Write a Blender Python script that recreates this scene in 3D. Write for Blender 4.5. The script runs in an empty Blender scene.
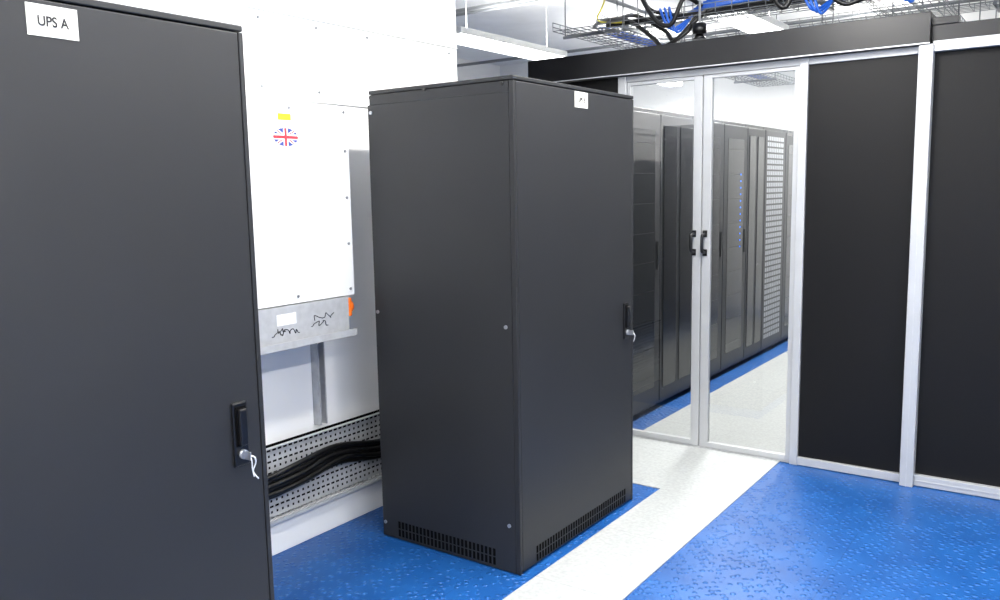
import bpy, bmesh, math, random
from mathutils import Vector, Matrix
random.seed(4)
sc=bpy.context.scene
try:
    sc.view_settings.view_transform='Standard'
except Exception: pass

# ---------------------------------------------------------------- materials
def lin(c):
    return tuple(((v/255)/12.92 if v/255<=0.04045 else ((v/255+0.055)/1.055)**2.4) for v in c)+(1.0,)
def mat(name,rgb,rough=0.5,metal=0.0,spec=0.5,noise=None,bump=None,emit=None,coat=0.0):
    m=bpy.data.materials.new(name); m.use_nodes=True
    nt=m.node_tree; b=nt.nodes['Principled BSDF']
    b.inputs['Base Color'].default_value=lin(rgb)
    b.inputs['Roughness'].default_value=rough
    b.inputs['Metallic'].default_value=metal
    b.inputs['Specular IOR Level'].default_value=spec
    b.inputs['Coat Weight'].default_value=coat
    tc=nt.nodes.new('ShaderNodeTexCoord')
    if noise:
        sca,amt=noise
        n=nt.nodes.new('ShaderNodeTexNoise'); n.inputs['Scale'].default_value=sca; n.inputs['Detail'].default_value=4
        nt.links.new(tc.outputs['Object'],n.inputs['Vector'])
        r=nt.nodes.new('ShaderNodeMapRange'); r.inputs['From Min'].default_value=0.3; r.inputs['From Max'].default_value=0.7
        r.inputs['To Min'].default_value=1-amt; r.inputs['To Max'].default_value=1+amt
        nt.links.new(n.outputs['Fac'],r.inputs['Value'])
        h=nt.nodes.new('ShaderNodeVectorMath'); h.operation='SCALE'
        h.inputs[0].default_value=lin(rgb)[:3]
        nt.links.new(r.outputs['Result'],h.inputs['Scale'])
        nt.links.new(h.outputs[0],b.inputs['Base Color'])
    if bump:
        sca,st,dist=bump
        n=nt.nodes.new('ShaderNodeTexNoise'); n.inputs['Scale'].default_value=sca; n.inputs['Detail'].default_value=2
        nt.links.new(tc.outputs['Object'],n.inputs['Vector'])
        bp=nt.nodes.new('ShaderNodeBump'); bp.inputs['Strength'].default_value=st; bp.inputs['Distance'].default_value=dist
        nt.links.new(n.outputs['Fac'],bp.inputs['Height']); nt.links.new(bp.outputs['Normal'],b.inputs['Normal'])
    if emit:
        b.inputs['Emission Color'].default_value=(1,1,1,1); b.inputs['Emission Strength'].default_value=emit
    return m
M={}
M['cab']=mat('charcoal_powder_coat',(36,37,39),0.48,0,0.38,noise=(3,0.06),bump=(420,0.12,0.001))
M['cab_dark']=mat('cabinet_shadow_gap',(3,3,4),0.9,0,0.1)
M['wall']=mat('white_wall_paint',(246,246,245),0.6,noise=(2,0.015))
M['wallpanel']=mat('white_wall_panel',(243,244,243),0.45)
M['box']=mat('white_enclosure_coat',(238,239,238),0.4)
M['ceil']=mat('ceiling_white',(236,238,238),0.8,noise=(3,0.04))
M['alu']=mat('anodised_aluminium',(180,182,184),0.4,0.35,noise=(6,0.03))
M['galv']=mat('galvanised_steel',(186,188,190),0.45,0.2,noise=(30,0.08))
M['galvd']=mat('galvanised_wire',(135,139,143),0.4,0.4)
M['seam']=mat('panel_seam_grey',(205,206,206),0.5)
M['black']=mat('black_panel',(10,10,11),0.5,0,0.22,bump=(300,0.2,0.001))
M['header']=mat('black_header_coat',(18,18,20),0.36,0,0.40)
M['rack']=mat('rack_black_steel',(33,35,40),0.4,0,0.4)
M['rackgloss']=mat('rack_glazed_door',(20,23,29),0.2,0,0.4)
M['cable']=mat('black_cable',(10,10,11),0.4)
M['plastic']=mat('black_plastic',(8,8,9),0.3)
M['chrome']=mat('screw_zinc',(170,172,176),0.3,0.8)
M['label']=mat('label_white',(204,204,196),0.5)
M['ink']=mat('ink_black',(25,25,30),0.6)
M['orange']=mat('orange_switch',(245,115,25),0.4)
M['yellow']=mat('yellow_label',(250,218,30),0.5)
M['red']=mat('flag_red',(205,45,60),0.5)
M['fblue']=mat('flag_blue',(50,65,140),0.5)
M['white']=mat('flag_white',(245,245,245),0.5)
M['string']=mat('white_string',(240,240,240),0.6)
M['bluecab']=mat('blue_cable',(30,95,200),0.4)
M['yelcab']=mat('yellow_cable',(225,215,60),0.4)
M['lamp']=mat('lamp_diffuser',(255,255,255),0.5,emit=6)
M['led']=mat('blue_led',(30,120,255),0.4); 
b=M['led'].node_tree.nodes['Principled BSDF']; b.inputs['Emission Color'].default_value=(0.03,0.22,1,1); b.inputs['Emission Strength'].default_value=1.2
M['perfwhite']=mat('light_grey_mesh',(160,163,167),0.5)

# glass
g=bpy.data.materials.new('door_glass'); g.use_nodes=True; nt=g.node_tree; nt.nodes.clear()
o=nt.nodes.new('ShaderNodeOutputMaterial'); mx=nt.nodes.new('ShaderNodeMixShader')
tr=nt.nodes.new('ShaderNodeBsdfTransparent'); tr.inputs[0].default_value=(0.93,0.95,0.96,1)
gl=nt.nodes.new('ShaderNodeBsdfGlossy'); gl.inputs['Roughness'].default_value=0.01
fr=nt.nodes.new('ShaderNodeFresnel'); fr.inputs['IOR'].default_value=2.1
nt.links.new(fr.outputs[0],mx.inputs[0]); nt.links.new(tr.outputs[0],mx.inputs[1]); nt.links.new(gl.outputs[0],mx.inputs[2])
nt.links.new(mx.outputs[0],o.inputs[0]); M['glass']=g

def tilefloor(name,rgb1,rgb2,nscale,p0,p1,rough,spec,mortar,msize,bw,loc):
    m=mat(name,rgb1,rough,0,spec); nt=m.node_tree; b=nt.nodes['Principled BSDF']
    tc=nt.nodes.new('ShaderNodeTexCoord')
    n=nt.nodes.new('ShaderNodeTexNoise'); n.inputs['Scale'].default_value=nscale; n.inputs['Detail'].default_value=6; nt.links.new(tc.outputs['Object'],n.inputs['Vector'])
    cr=nt.nodes.new('ShaderNodeValToRGB'); cr.color_ramp.elements[0].position=p0; cr.color_ramp.elements[0].color=lin(rgb1); cr.color_ramp.elements[1].position=p1; cr.color_ramp.elements[1].color=lin(rgb2)
    nt.links.new(n.outputs['Fac'],cr.inputs[0])
    br=nt.nodes.new('ShaderNodeTexBrick'); br.offset=0; br.inputs['Scale'].default_value=1; br.inputs['Brick Width'].default_value=bw; br.inputs['Row Height'].default_value=0.6
    br.inputs['Mortar Size'].default_value=msize; br.inputs['Color1'].default_value=(1,1,1,1); br.inputs['Color2'].default_value=(1,1,1,1); br.inputs['Mortar'].default_value=mortar
    mp=nt.nodes.new('ShaderNodeMapping'); mp.inputs['Location'].default_value=loc; nt.links.new(tc.outputs['Object'],mp.inputs[0]); nt.links.new(mp.outputs[0],br.inputs['Vector'])
    mm=nt.nodes.new('ShaderNodeMix'); mm.data_type='RGBA'; mm.blend_type='MULTIPLY'; mm.inputs['Factor'].default_value=1
    nt.links.new(cr.outputs[0],mm.inputs['A']); nt.links.new(br.outputs['Color'],mm.inputs['B']); nt.links.new(mm.outputs['Result'],b.inputs['Base Color'])
    return m,nt,b,tc,mm
m,nt,b,tc,mm=tilefloor('blue_studded_floor',(16,74,140),(28,90,160),5,0.3,0.75,0.42,0.4,(0.72,0.72,0.74,1),0.002,0.6,(0.2,0.28,0))
v=nt.nodes.new('ShaderNodeTexVoronoi'); v.inputs['Scale'].default_value=30; v.inputs['Randomness'].default_value=0.45
mp=nt.nodes.new('ShaderNodeMapping'); mp.inputs['Rotation'].default_value=(0,0,0.785)
nt.links.new(tc.outputs['Object'],mp.inputs[0]); nt.links.new(mp.outputs[0],v.inputs['Vector'])
mr=nt.nodes.new('ShaderNodeMapRange'); mr.inputs['From Min'].default_value=0.2; mr.inputs['From Max'].default_value=0.38
mr.inputs['To Min'].default_value=1; mr.inputs['To Max'].default_value=0; nt.links.new(v.outputs['Distance'],mr.inputs['Value'])
bp=nt.nodes.new('ShaderNodeBump'); bp.inputs['Strength'].default_value=1.0; bp.inputs['Distance'].default_value=0.005
nt.links.new(mr.outputs['Result'],bp.inputs['Height']); nt.links.new(bp.outputs['Normal'],b.inputs['Normal'])
r2=nt.nodes.new('ShaderNodeMapRange'); r2.inputs['To Min'].default_value=0.84; r2.inputs['To Max'].default_value=1.08; nt.links.new(mr.outputs['Result'],r2.inputs['Value'])
vm=nt.nodes.new('ShaderNodeVectorMath'); vm.operation='SCALE'; nt.links.new(mm.outputs['Result'],vm.inputs[0]); nt.links.new(r2.outputs['Result'],vm.inputs['Scale']); nt.links.new(vm.outputs[0],b.inputs['Base Color'])
M['floor']=m
M['walk']=tilefloor('grey_vinyl_walkway',(150,153,153),(167,170,169),60,0.3,0.7,0.5,0.35,(0.75,0.75,0.75,1),0.0015,8,(4,0.28,0))[0]

# ---------------------------------------------------------------- builder
class B:
    def __init__(s): s.bm=bmesh.new(); s.ms=[]
    def mi(s,k):
        if k not in s.ms: s.ms.append(k)
        return s.ms.index(k)
    def box(s,x0,x1,y0,y1,z0,z1,k,bev=0):
        r=bmesh.ops.create_cube(s.bm,size=1.0,matrix=Matrix.Translation(((x0+x1)/2,(y0+y1)/2,(z0+z1)/2))@Matrix.Diagonal((abs(x1-x0),abs(y1-y0),abs(z1-z0),1)))
        vs=r['verts']; i=s.mi(k)
        fs={f for v in vs for f in v.link_faces}
        for f in fs: f.material_index=i
        if bev:
            es=list({e for v in vs for e in v.link_edges})
            q=bmesh.ops.bevel(s.bm,geom=es,offset=bev,segments=2,affect='EDGES',profile=0.5)
            for f in q['faces']: f.material_index=i
        return s
    def cyl(s,c,ax,r,l,k,seg=20,r2=None):
        rot={'x':Matrix.Rotation(math.pi/2,4,'Y'),'y':Matrix.Rotation(-math.pi/2,4,'X'),'z':Matrix.Identity(4)}[ax]
        q=bmesh.ops.create_cone(s.bm,cap_ends=True,segments=seg,radius1=r,radius2=r if r2 is None else r2,depth=l,matrix=Matrix.Translation(c)@rot)
        i=s.mi(k)
        for f in {f for v in q['verts'] for f in v.link_faces}:
            f.material_index=i
            if len(f.verts)==4: f.smooth=True
        return s
    def poly(s,pts,k):
        f=s.bm.faces.new([s.bm.verts.new(p) for p in pts]); f.material_index=s.mi(k); return s
    def tube(s,pts,r,k,seg=8,smooth=True):
        P=[Vector(p) for p in pts]
        if smooth and len(P)>2:
            Q=[]
            for a in range(len(P)-1):
                p0=P[max(a-1,0)];p1=P[a];p2=P[a+1];p3=P[min(a+2,len(P)-1)]
                for t in [i/6 for i in range(6)]:
                    Q.append(0.5*((2*p1)+(-p0+p2)*t+(2*p0-5*p1+4*p2-p3)*t*t+(-p0+3*p1-3*p2+p3)*t**3))
            Q.append(P[-1]); P=Q
        i=s.mi(k); rings=[]
        up=Vector((0,0,1)) if abs((P[1]-P[0]).normalized().z)<0.9 else Vector((1,0,0))
        for a,p in enumerate(P):
            d=(P[min(a+1,len(P)-1)]-P[max(a-1,0)]).normalized()
            n=(up-d*up.dot(d))
            if n.length<1e-4: n=d.orthogonal()
            n.normalize(); up=n; b2=d.cross(n)
            rings.append([s.bm.verts.new(p+r*(math.cos(2*math.pi*j/seg)*n+math.sin(2*math.pi*j/seg)*b2)) for j in range(seg)])
        for a in range(len(rings)-1):
            for j in range(seg):
                f=s.bm.faces.new([rings[a][j],rings[a][(j+1)%seg],rings[a+1][(j+1)%seg],rings[a+1][j]]); f.material_index=i; f.smooth=seg>4
        for rr,rv in ((rings[0],True),(rings[-1],False)):
            f=s.bm.faces.new(rr[::-1] if rv else rr); f.material_index=i
        return s
    def obj(s,name,parent=None):
        me=bpy.data.meshes.new(name); bmesh.ops.recalc_face_normals(s.bm,faces=s.bm.faces[:]); s.bm.to_mesh(me); s.bm.free()
        for k in s.ms: me.materials.append(M[k])
        ob=bpy.data.objects.new(name,me); sc.collection.objects.link(ob)
        if parent: ob.parent=parent
        return ob

def text(body,loc,size,parent,rot=(math.pi/2,0,math.pi/2)):
    c=bpy.data.curves.new('label_text','FONT'); c.body=body; c.size=size; c.align_x='CENTER'; c.align_y='CENTER'; c.extrude=0.0003; c.offset=0.0005
    c.materials.append(M['ink']); ob=bpy.data.objects.new('label_text',c); sc.collection.objects.link(ob)
    ob.location=loc; ob.rotation_euler=rot; ob.scale=(0.85,1,1); ob.parent=parent

# ---------------------------------------------------------------- room shell
XW=-2.90; YD=4.685; ZC=3.35
B().box(-7.2,3.6,-3.2,10.2,-0.1,0,'floor').obj('floor')
z=0.004
B().box(-1.785,-1.40,-3.2,3.92,0,z,'walk').obj('walkway')
B().box(-4.5,-1.40,3.92,YD-0.065,0,z,'walk').obj('walkway')
B().box(-2.33,-1.40,YD-0.065,10.0,0,z,'walk').obj('walkway')
B().box(-7.2,3.6,-3.2,10.2,ZC,ZC+0.1,'ceil').obj('ceiling')
B().box(XW-0.15,XW,-3.2,3.70,0,ZC,'wall').obj('wall_left')
B().box(-7.3,-7.2,-3.2,10.2,0,ZC,'wall').obj('wall_far_left')
B().box(3.6,3.7,-3.2,10.2,0,ZC,'wall').obj('wall_right')
B().box(-7.2,3.6,10.2,10.3,0,ZC,'wall').obj('wall_back')
B().box(-7.2,3.6,-3.3,-3.2,0,ZC,'wall').obj('wall_front')
B().box(XW,XW+0.045,-3.0,3.70,0.0,0.15,'wallpanel',0.004).obj('baseboard_left')

# upper wall panel (cladding) with seams and bolts
p=B()
for y0,y1 in ((0.3,1.29),(1.30,2.29),(2.30,3.69)):
    p.box(XW,XW+0.012,y0,y1,1.975,ZC-0.25,'wallpanel',0.002)
for y in (2.36,3.0,3.62,2.68):
    for zz in (2.02,2.30):
        p.cyl((XW+0.014,y,zz),'x',0.006,0.006,'galvd',10)
p.box(XW+0.012,XW+0.018,2.3,3.69,2.33,2.336,'seam')
p.obj('wall_cladding_panel')

# ---------------------------------------------------------------- UPS cabinets
def cabinet(x0,x1,y0,wd,H,label,key):
    y1=y0+wd
    c=B()
    c.box(x0+0.012,x1-0.02,y0+0.012,y1-0.012,0.0,H-0.004,'cab',0.002)
    c.box(x0+0.02,x1-0.018,y0+0.008,y1-0.008,0.12,H-0.03,'cab_dark')
    c.box(x0+0.008,x1,y0,y1,H-0.016,H,'cab',0.003)                       # roof
    c.box(x0,x1-0.024,y0,y0+0.012,0.004,H-0.060,'cab',0.002)      # side panels
    c.box(x0+0.012,x1-0.024,y0,y0+0.012,H-0.0600,H-0.019,'cab')
    c.box(x0,x1-0.024,y1-0.012,y1,0.004,H-0.019,'cab',0.002)
    c.box(x1-0.022,x1,y0,y0+0.014,0.004,H-0.018,'cab',0.002)      # corner profile
    c.box(x1-0.022,x1,y1-0.014,y1,0.004,H-0.018,'cab',0.002)
    c.box(x1-0.02,x1,y0+0.017,y1-0.017,0.012,H-0.020,'cab',0.003) # door
    for X,Z in ((x0+0.02,1.91),(x0+0.017,1.044),(x0+0.017,0.07),(x1-0.053,1.975),(x1-0.053,1.03),(x1-0.053,0.205),(x1-0.44,1.985)):
        for yy in (y0-0.002,y1+0.002): c.cyl((X,yy,Z),'y',0.008,0.006,'chrome' if Z<1.95 else 'plastic',12)
    n=26
    for i in range(n):
        X=x1-0.663+0.53*i/(n-1)
        for z0,z1 in ((0.018,0.050),(0.056,0.088)):
            for yy in (y0,y1): c.box(X-0.006,X+0.006,yy-0.0012,yy+0.0012,z0,z1,'cab_dark')
    n=38
    for i in range(n):
        Y=y0+0.125+0.80*i/(n-1)
        for z0,z1 in ((0.020,0.050),(0.056,0.086)):
            c.box(x1-0.001,x1+0.0012,Y-0.006,Y+0.006,z0,z1,'cab_dark')
    hy=y0+0.913+(wd-1); hz=0.932
    c.box(x1,x1+0.010,hy-0.024,hy+0.024,hz-0.088,hz+0.088,'plastic',0.004)
    c.box(x1+0.010,x1+0.026,hy-0.013,hy+0.013,hz-0.03,hz+0.072,'plastic',0.005)
    c.box(x1+0.010,x1+0.013,hy-0.016,hy+0.016,hz-0.032,hz+0.076,'cab_dark')
    c.cyl((x1+0.014,hy,hz-0.055),'x',0.013,0.012,'chrome',20)
    c.box(x1+0.02,x1+0.045,hy-0.002,hy+0.002,hz-0.068,hz-0.045,'chrome',0.001)
    if key:
        c.tube([(x1+0.042,hy,hz-0.055),(x1+0.05,hy+0.008,hz-0.06),(x1+0.04,hy+0.018,hz-0.08),(x1+0.03,hy+0.016,hz-0.105),(x1+0.03,hy+0.032,hz-0.130)],0.0020,'string',6)
        c.tube([(x1+0.042,hy,hz-0.055),(x1+0.045,hy+0.002,hz-0.07),(x1+0.035,hy+0.010,hz-0.095),(x1+0.03,hy+0.018,hz-0.12)],0.0016,'string',6)
    else:
        c.tube([(x1+0.042,hy,hz-0.055),(x1+0.05,hy+0.006,hz-0.07),(x1+0.04,hy+0.012,hz-0.10)],0.002,'string',6)
    ly=y0+(0.502 if key else 0.515)
    c.box(x1,x1+0.0015,ly-0.055,ly+0.055,1.914,1.980,'label')
    ob=c.obj('ups_cabinet')
    text(label,(x1+0.0022,ly,1.945),0.030,ob)
    return ob
cabinet(-2.642,-1.857,0.466,1.0,2.01,'UPS A',True)
cabinet(-2.602,-1.838,2.690,1.015,2.003,'UPS B',False)

# ---------------------------------------------------------------- enclosure on wall
XE=-2.68
e=B()
e.box(XW+0.001,XE-0.006,1.95,2.640,1.128,1.935,'box',0.003)
e.box(XE-0.004,XE,1.945,2.645,1.122,1.940,'box',0.002)
for y in (2.02,2.32,2.62):
    for z in (1.15,1.915): e.cyl((XE+0.002,y,z),'x',0.006,0.005,'chrome',12)
for z in (1.35,1.55,1.75): e.cyl((XE+0.002,2.62,z),'x',0.006,0.005,'chrome',12)
e.box(XE,XE+0.001,2.262,2.328,1.864,1.890,'yellow')
cy,cz,a,bb=2.297,1.797,0.066,0.038
def ell(x,k,N=64):
    e.poly([(x,cy+a*math.cos(2*math.pi*i/N),cz+bb*math.sin(2*math.pi*i/N)) for i in range(N)],k)
ell(XE+0.0006,'white')
def inside(y,z,s=0.96): return ((y-cy)/(a*s))**2+((z-cz)/(bb*s))**2<=1
def flagcol(y,z):
    dy=y-cy;dz=z-cz
    if abs(dy)<0.006 or abs(dz)<0.006: return 'red'
    if abs(dy)<0.012 or abs(dz)<0.011: return None
    sl=bb/a*1.0
    for sgn in (1,-1):
        d=abs(dz-sgn*sl*dy)
        if d<0.0028: return 'red'
        if d<0.0075: return None
    return 'fblue'
st=0.002
yy=cy-a
while yy<cy+a:
    zz=cz-bb
    while zz<cz+bb:
        k=flagcol(yy+st/2,zz+st/2)
        if k and inside(yy+st/2,zz+st/2): e.poly([(XE+0.001,yy,zz),(XE+0.001,yy+st,zz),(XE+0.001,yy+st,zz+st),(XE+0.001,yy,zz+st)],k)
        zz+=st
    yy+=st
e.obj('electrical_enclosure')

k=B(); XB=-2.67
k.box(XB-0.004,XB,1.90,2.595,0.955,1.112,'galv',0.001)
k.box(XW+0.001,XB,1.90,2.595,1.112,1.118,'galv')
k.box(XW+0.001,XB+0.022,1.90,2.618,0.946,0.955,'galv')
k.box(XB-0.03,XB-0.004,2.589,2.595,0.955,1.112,'galv')
k.box(XB+0.018,XB+0.022,1.90,2.618,0.955,0.975,'galv')
k.box(XB,XB+0.001,2.195,2.295,1.042,1.088,'white')
k.box(XB-0.060,XB+0.004,2.595,2.612,1.030,1.112,'orange',0.005)
k.cyl((XB-0.028,2.620,1.07),'y',0.026,0.020,'orange',24)
def scribble(y0,y1,z0,amp,n):
    pts=[]
    for i in range(n):
        t=i/(n-1); pts.append((XB+0.001,y0+(y1-y0)*t+random.uniform(-.008,.008),z0+random.uniform(-amp,amp)))
    k.tube(pts,0.0018,'ink',5)
scribble(2.17,2.31,1.012,0.013,16); scribble(2.19,2.24,1.02,0.015,7)
scribble(2.39,2.50,1.055,0.018,12); scribble(2.38,2.47,1.02,0.014,11)
k.obj('enclosure_mounting_bracket')

s=B()
for y in (2.565,2.045):
    s.box(-2.89,-2.85,y,y+0.006,0.515,0.945,'galv'); s.box(-2.89,-2.85,y+0.035,y+0.041,0.515,0.945,'galv')
    s.box(-2.898,-2.889,y,y+0.041,0.515,0.945,'galv')
    for i in range(8): s.box(-2.889,-2.8885,y+0.014,y+0.027,0.54+i*0.05,0.565+i*0.05,'cab_dark')
s.obj('strut_channel')

# perforated tray (real holes)
t=B(); XT=-2.855
py,pz=0.030,0.025; z0,z1=0.16,0.505
nz=int((z1-z0)/pz); ny=int((3.68-0.6)/py)
t.mi('galv')
for j in range(nz):
    for i in range(ny):
        a0=0.6+i*py; b0=z0+j*pz
        if j%2==0: h0,h1,v0,v1=a0+0.005,a0+py-0.005,b0+0.008,b0+pz-0.008
        else: h0,h1,v0,v1=a0+0.010,a0+py-0.010,b0+0.007,b0+pz-0.007
        A=(a0,b0),(a0+py,b0),(a0+py,b0+pz),(a0,b0+pz); C=(h0,v0),(h1,v0),(h1,v1),(h0,v1)
        for q in range(4):
            r=(q+1)%4
            t.poly([(XT,)+A[q],(XT,)+A[r],(XT,)+C[r],(XT,)+C[q]],'galv')
zt=z0+nz*pz
t.box(XT-0.001,XT+0.020,0.6,3.68,zt,zt+0.003,'galv'); t.box(XT-0.001,XT+0.035,0.6,3.68,z0-0.003,z0,'galv')
t.box(XT+0.033,XT+0.035,0.6,3.68,z0,z0+0.012,'galv')
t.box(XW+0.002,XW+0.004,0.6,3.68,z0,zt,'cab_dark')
t.obj('perforated_cable_tray')
c=B()
R_=random.uniform
for i in range(6):
    dz=i*0.018; dx=0.02+0.012*(i%2)
    c.tube([(XT+dx,0.7,0.30+dz),(XT+dx,1.6,0.29+dz),(XT+dx,2.15,0.278+dz+R_(-.004,.004)),(XT+dx+0.01,2.40,0.288+dz*1.1+R_(-.006,.006)),(XT+dx,2.66+R_(-.04,.04),0.325+dz*0.9+R_(-.006,.006)),(XT+dx,2.95,0.27+dz*0.9),(XT+dx,3.5,0.25+dz)],0.0115,'cable',10)
c.obj('power_cable_bundle')

# ---------------------------------------------------------------- aisle containment
Y0=YD
f=B()
f.box(-3.045,-0.715,Y0-0.06,Y0+0.10,2.238,2.386,'header',0.003)       # header beam
f.box(-3.045,-0.715,Y0-0.062,Y0-0.058,2.236,2.242,'alu')
f.box(-0.715,1.6,Y0-0.02,Y0+0.10,2.25,2.325,'header',0.002)
f.box(-0.705,1.6,Y0-0.03,Y0+0.03,2.200,2.250,'alu',0.002)
f.box(-2.43,-0.705,Y0,Y0+0.04,2.200,2.236,'alu',0.002)
f.box(-2.425,-2.37,Y0-0.01,Y0+0.05,0,2.236,'alu',0.003)             # left jamb
f.box(-1.345,-1.300,Y0-0.01,Y0+0.05,0,2.236,'alu',0.003)            # right jamb
f.box(-0.765,-0.700,Y0-0.05,Y0+0.02,0,2.236,'alu',0.003)            # post
f.box(-0.735,-0.731,Y0-0.0515,Y0-0.049,0,2.236,'galv')
f.box(-3.04,-2.425,Y0+0.01,Y0+0.03,0,2.236,'black')
f.box(-1.300,-0.765,Y0+0.01,Y0+0.03,0.05,2.205,'black')
f.box(-0.700,1.6,Y0+0.01,Y0+0.03,0.05,2.205,'black')
f.box(-1.300,-0.765,Y0-0.01,Y0+0.04,0.004,0.048,'alu',0.002)
f.box(-0.700,1.6,Y0-0.02,Y0+0.04,0.004,0.060,'alu',0.002)
f.box(-0.700,1.6,Y0-0.023,Y0-0.019,0.030,0.034,'galv')
f.box(-2.37,-1.345,Y0,Y0+0.04,0.004,0.010,'alu')
f.box(0.45,0.50,Y0-0.03,Y0+0.02,0.06,2.2,'alu',0.002)
f.box(-0.715,-0.60,Y0-0.03,Y0+0.05,2.325,2.36,'header',0.002)
f.obj('aisle_containment_frame')
for n,(a,b_) in enumerate(((-2.368,-1.892),(-1.884,-1.347))):
    d=B(); sw=0.050
    if n==0: d.box(a,a+0.02,Y0+0.004,Y0+0.036,0.012,2.198,'alu',0.002); d.box(b_-sw,b_,Y0+0.004,Y0+0.036,0.012,2.198,'alu',0.002); g0,g1=a+0.02,b_-sw; hx=b_-0.040
    else: d.box(a,a+sw,Y0+0.004,Y0+0.036,0.012,2.198,'alu',0.002); d.box(b_-0.025,b_,Y0+0.004,Y0+0.036,0.012,2.198,'alu',0.002); g0,g1=a+sw,b_-0.025; hx=a+0.020
    d.box(g0,g1,Y0+0.004,Y0+0.036,0.012,0.045,'alu',0.002); d.box(g0,g1,Y0+0.004,Y0+0.036,2.178,2.198,'alu',0.002)
    d.poly([(g0,Y0+0.02,0.045),(g1,Y0+0.02,0.045),(g1,Y0+0.02,2.178),(g0,Y0+0.02,2.178)],'glass')
    d.tube([(hx,Y0+0.004,1.185),(hx,Y0-0.035,1.19),(hx,Y0-0.045,1.205),(hx,Y0-0.045,1.275),(hx,Y0-0.035,1.29),(hx,Y0+0.004,1.295)],0.009,'plastic',10)
    d.box(hx-0.014,hx+0.014,Y0-0.002,Y0+0.004,1.165,1.205,'plastic',0.003); d.box(hx-0.014,hx+0.014,Y0-0.002,Y0+0.004,1.275,1.315,'plastic',0.003)
    d.obj('door_%d'%(n+1))

# racks
def rack(x0,x1,y0,wd,face,kind,leds=False):
    r=B(); H=2.09; y1=y0+wd
    r.box(x0,x1,y0+0.002,y1-0.002,0.03,H,'rack',0.003)
    for yy in (y0+0.05,y1-0.05):
        for xx in (x0+0.06,x1-0.06): r.cyl((xx,yy,0.016),'z',0.02,0.03,'plastic',10)
    fx=x1 if face>0 else x0; q=face
    def fb(a,b,ya,yb,za,zb,k,bev=0): r.box(fx+q*a,fx+q*b,ya,yb,za,zb,k,bev)
    fb(0.002,0.022,y0+0.006,y1-0.006,0.06,H-0.03,'rack',0.003)
    if kind=='glass':
        fb(0.022,0.024,y0+0.09,y1-0.09,0.18,H-0.14,'rackgloss')
        fb(0.022,0.030,y1-0.055,y1-0.035,1.0,1.2,'plastic',0.003)
        for i in range(9): fb(0.0235,0.0245,y0+0.1,y1-0.1,0.26+i*0.2,0.264+i*0.2,'plastic')
    elif kind=='mesh':
        for j in range(36):
            for i in range(9):
                fb(0.0215,0.0235,y0+0.06+i*0.053,y0+0.06+i*0.053+0.036,0.15+j*0.052,0.15+j*0.052+0.036,'perfwhite')
    else:
        for i in range(2):
            ya=y0+0.05+i*(wd/2-0.02); fb(0.022,0.026,ya,ya+wd/2-0.08,0.15,H-0.1,'rackgloss',0.001)
    if leds:
        for i in range(12): fb(0.0245,0.0265,y1-0.17,y1-0.155,1.05+i*0.055,1.062+i*0.055,'led')
    r.obj('server_rack')
ys=[4.80,5.40,6.00,6.60,7.15,7.62,8.22,8.82,9.42]
kinds=['glass','split','glass','glass','split','mesh','glass','split','glass']
for i,(y,kd) in enumerate(zip(ys,kinds)):
    wd=(ys[i+1]-y) if i<len(ys)-1 else 0.6
    rack(-3.45,-2.495,y,wd,1,kd,leds=(i in (3,)))
for i in range(8): rack(-1.18,-0.22,4.80+0.6*i,0.6,-1,'glass')

# ---------------------------------------------------------------- overhead services
def basket(name,x0,x1,y0,y1,z,h=0.06,axis='x'):
    b=B(); r=0.003
    L=(x1-x0) if axis=='x' else (y1-y0); W=(y1-y0) if axis=='x' else (x1-x0)
    def P(l,w_,hh): return (x0+l,y0+w_,z+hh) if axis=='x' else (x0+w_,y0+l,z+hh)
    nw=int(W/0.05)
    for i in range(nw+1): b.tube([P(0,W*i/nw,0),P(L,W*i/nw,0)],r,'galvd',5,False)
    for w_ in (0,W):
        for hh in (h/2,h): b.tube([P(0,w_,hh),P(L,w_,hh)],r,'galvd',5,False)
    n=int(L/0.1)
    for i in range(n+1):
        l=L*i/n; b.tube([P(l,0,h),P(l,0,0),P(l,W,0),P(l,W,h)],r,'galvd',5,False)
    for i in range(int(L/1.2)+1):
        l=min(0.2+i*1.2,L-0.05)
        for w_ in (-0.015,W+0.015): b.tube([P(l,w_,-0.02),Vector((P(l,w_,0)[0],P(l,w_,0)[1],ZC))],0.005,'galvd',6,False)
        b.tube([P(l,-0.03,-0.015),P(l,W+0.03,-0.015)],0.012,'galvd',6,False)
    b.obj(name)
basket('wire_basket_tray',-2.75,3.4,5.00,5.30,2.60)
basket('wire_basket_tray',-3.30,-2.90,5.35,9.9,2.70,axis='y')
basket('wire_basket_tray',-1.3,-0.9,5.45,9.9,2.70,axis='y')
basket('wire_basket_tray',-3.3,3.4,7.2,7.5,2.85)

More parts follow.
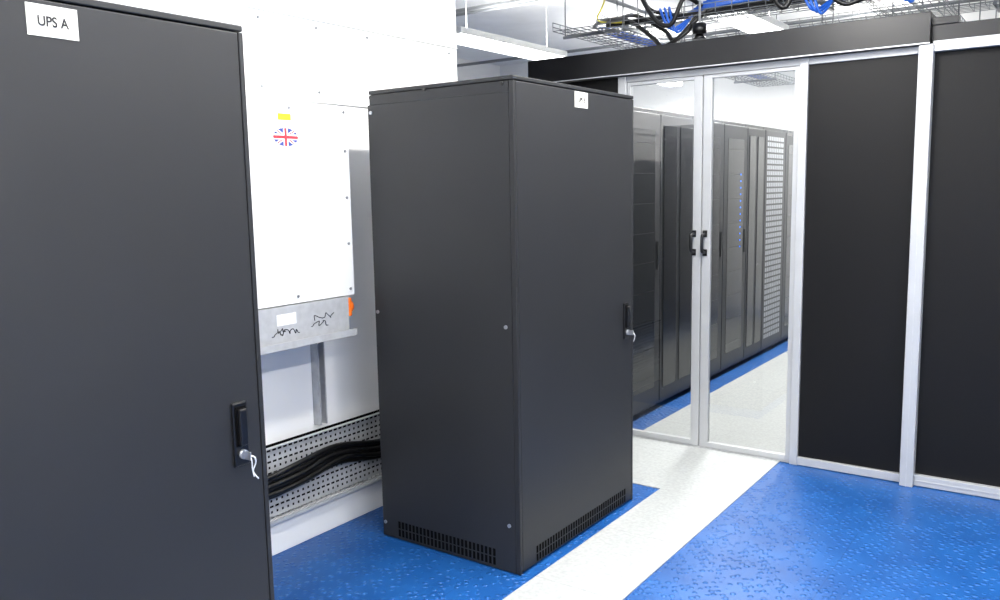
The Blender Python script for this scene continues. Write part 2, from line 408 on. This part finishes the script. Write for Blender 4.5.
WARM=(1.0,0.975,0.935)
def area(x,y,z,sx,sy,p,up=False,name='luminaire_and_fill_light'):
    L=bpy.data.lights.new(name,'AREA'); L.shape='RECTANGLE'; L.size=sx; L.size_y=sy; L.energy=p; L.color=WARM
    o=bpy.data.objects.new(name,L); o.location=(x,y,z)
    if up: o.rotation_euler=(math.pi,0,0)
    sc.collection.objects.link(o); return o
def lum(x,y0,y1,z,pd,pu):
    l=B(); l.box(x-0.10,x+0.10,y0,y1,z,z+0.05,'wallpanel',0.004); l.box(x-0.09,x+0.09,y0+0.02,y1-0.02,z-0.045,z,'lamp',0.012)
    for yy in (y0+0.2,y1-0.2): l.tube([(x,yy,z+0.05),(x,yy,ZC)],0.004,'galv',6,False)
    ob=l.obj('fluorescent_light')
    a=area(x,(y0+y1)/2,z-0.055,0.17,y1-y0-0.04,pd); b=area(x,(y0+y1)/2,z+0.06,0.17,y1-y0-0.04,pu,True)  # downward: tube light; upward: fill light added to brighten the ceiling
    a.parent=ob; b.parent=ob
lum(-4.2,5.3,6.9,2.78,36,32); lum(-2.17,5.45,6.9,2.76,115,28)
lum(-4.2,8.0,9.6,2.80,36,32); lum(-1.85,8.0,9.6,2.80,125,30)
for x,y in ((-1.3,0.6),(-1.3,3.1),(0.9,0.6),(0.9,3.1),(-1.3,-1.8),(0.9,-1.8)):
    lum(x,y-0.75,y+0.75,3.0,{(-1.3,3.1):105,(-1.3,0.6):52,(0.9,3.1):78}.get((x,y),66),30)
lum(0.9,6.4,7.9,2.9,30,28)

w=B()
w.tube([(-3.1,5.6,2.74),(-2.9,5.35,2.72),(-2.6,5.15,2.66),(-2.35,5.0,2.5),(-2.25,4.95,2.43),(-2.1,4.95,2.5),(-2.0,5.1,2.64),(-1.2,5.15,2.64),(0.5,5.15,2.64)],0.014,'cable')
w.tube([(-3.05,5.7,2.74),(-2.6,5.2,2.70),(-2.3,5.05,2.55),(-2.2,5.0,2.47),(-2.05,5.0,2.58),(-1.95,5.15,2.66),(-1.2,5.2,2.64)],0.014,'cable')
w.tube([(-2.5,4.95,ZC),(-2.45,4.93,2.9),(-2.32,4.92,2.62),(-2.2,4.93,2.55),(-2.12,4.95,2.70),(-2.05,5.05,2.66)],0.014,'cable')
w.tube([(-1.75,5.15,ZC),(-1.72,5.1,2.9),(-1.68,5.1,2.7),(-1.5,5.15,2.64)],0.014,'cable')
w.tube([(-1.62,5.0,ZC),(-1.60,4.95,2.75),(-1.52,4.93,2.56),(-1.44,4.97,2.66),(-1.3,5.1,2.62)],0.016,'cable')
w.tube([(-1.30,5.0,ZC),(-1.28,4.95,2.70),(-1.20,4.93,2.54),(-1.08,4.95,2.56),(-0.95,5.1,2.62)],0.014,'cable')
w.tube([(-1.05,5.15,ZC),(-1.0,5.1,2.9),(-0.9,5.1,2.7),(-0.7,5.15,2.64)],0.012,'cable')
w.tube([(-2.45,5.1,ZC),(-2.47,5.1,2.9),(-2.42,5.1,2.7),(-2.2,5.15,2.64)],0.012,'cable')
w.tube([(-2.75,5.15,2.65),(-2.2,5.12,2.63),(-1.6,5.2,2.64),(-0.9,5.12,2.63),(1.5,5.2,2.64)],0.02,'cable')
w.obj('overhead_power_cables')
w=B()
for i in range(9):
    w.tube([(-2.2+i*.02,5.15,2.64+.01*i),(-1.8,5.08+.02*i,2.66+.01*i),(-1.4,5.22-.02*i,2.65+.01*i),(-0.8,5.1+.02*i,2.65+.01*i),(0.5,5.15,2.64)],0.008,'bluecab',6)
for i in range(5):
    w.tube([(-3.15+i*.03,9.5,2.73),(-3.1+i*.03,7.5,2.73),(-3.12+i*.03,5.8,2.73),(-2.7+i*.02,5.2,2.64),(-2.3,5.15,2.63+.01*i)],0.006,'bluecab',6)
for x in (-2.25,-1.40,-0.95):
    for i in range(3): w.tube([(x-.1+i*.03,5.15,2.66),(x-.04+i*.03,4.98,2.66),(x+.04+i*.02,4.96,2.53-.012*i),(x+.12,5.1,2.62)],0.008,'bluecab',6)
w.tube([(-2.95,5.5,ZC),(-2.9,5.4,2.9),(-2.85,5.2,2.7),(-2.6,5.1,2.64)],0.006,'yelcab',6)
w.tube([(-1.25,5.1,2.95),(-1.2,4.98,2.75),(-1.12,4.97,2.58),(-1.0,5.1,2.62)],0.006,'yelcab',6)
w.obj('network_cables')
w=B()
w.cyl((-2.02,4.95,2.505),'z',0.042,0.06,'plastic',20); w.cyl((-2.02,4.95,2.46),'z',0.042,0.03,'plastic',20,0.02); w.tube([(-2.02,4.95,2.53),(-2.02,4.95,ZC)],0.008,'galv',6,False)
w.obj('smoke_detector')
w=B()
for y,z in ((5.9,3.10),(6.0,3.10),(8.4,3.1)): w.tube([(-7,y,z),(3.5,y,z)],0.018,'galvd',10,False)
for x in (-3.6,-1.5): w.tube([(x,4.2,3.2),(x,10,3.2)],0.018,'galvd',10,False)
w.obj('ceiling_conduit')

# ---------------------------------------------------------------- world / camera
wd=bpy.data.worlds.new('room_ambient'); sc.world=wd; wd.use_nodes=True
wd.node_tree.nodes['Background'].inputs[0].default_value=(0.9,0.93,1,1); wd.node_tree.nodes['Background'].inputs[1].default_value=0.3
cam=bpy.data.cameras.new('camera'); co=bpy.data.objects.new('camera',cam); sc.collection.objects.link(co)
cam.sensor_width=36; cam.lens=36*838.5747/1000; cam.clip_start=0.02
r1=Vector((0.81549,0.57847,-0.01844)); r2=Vector((0.06056,-0.11698,-0.99129)); r3=Vector((-0.57559,0.80727,-0.13043))
R=Matrix((r1,-r2,-r3)).transposed()
co.matrix_world=Matrix.Translation((0,0,1.5721))@R.to_4x4()
sc.camera=co
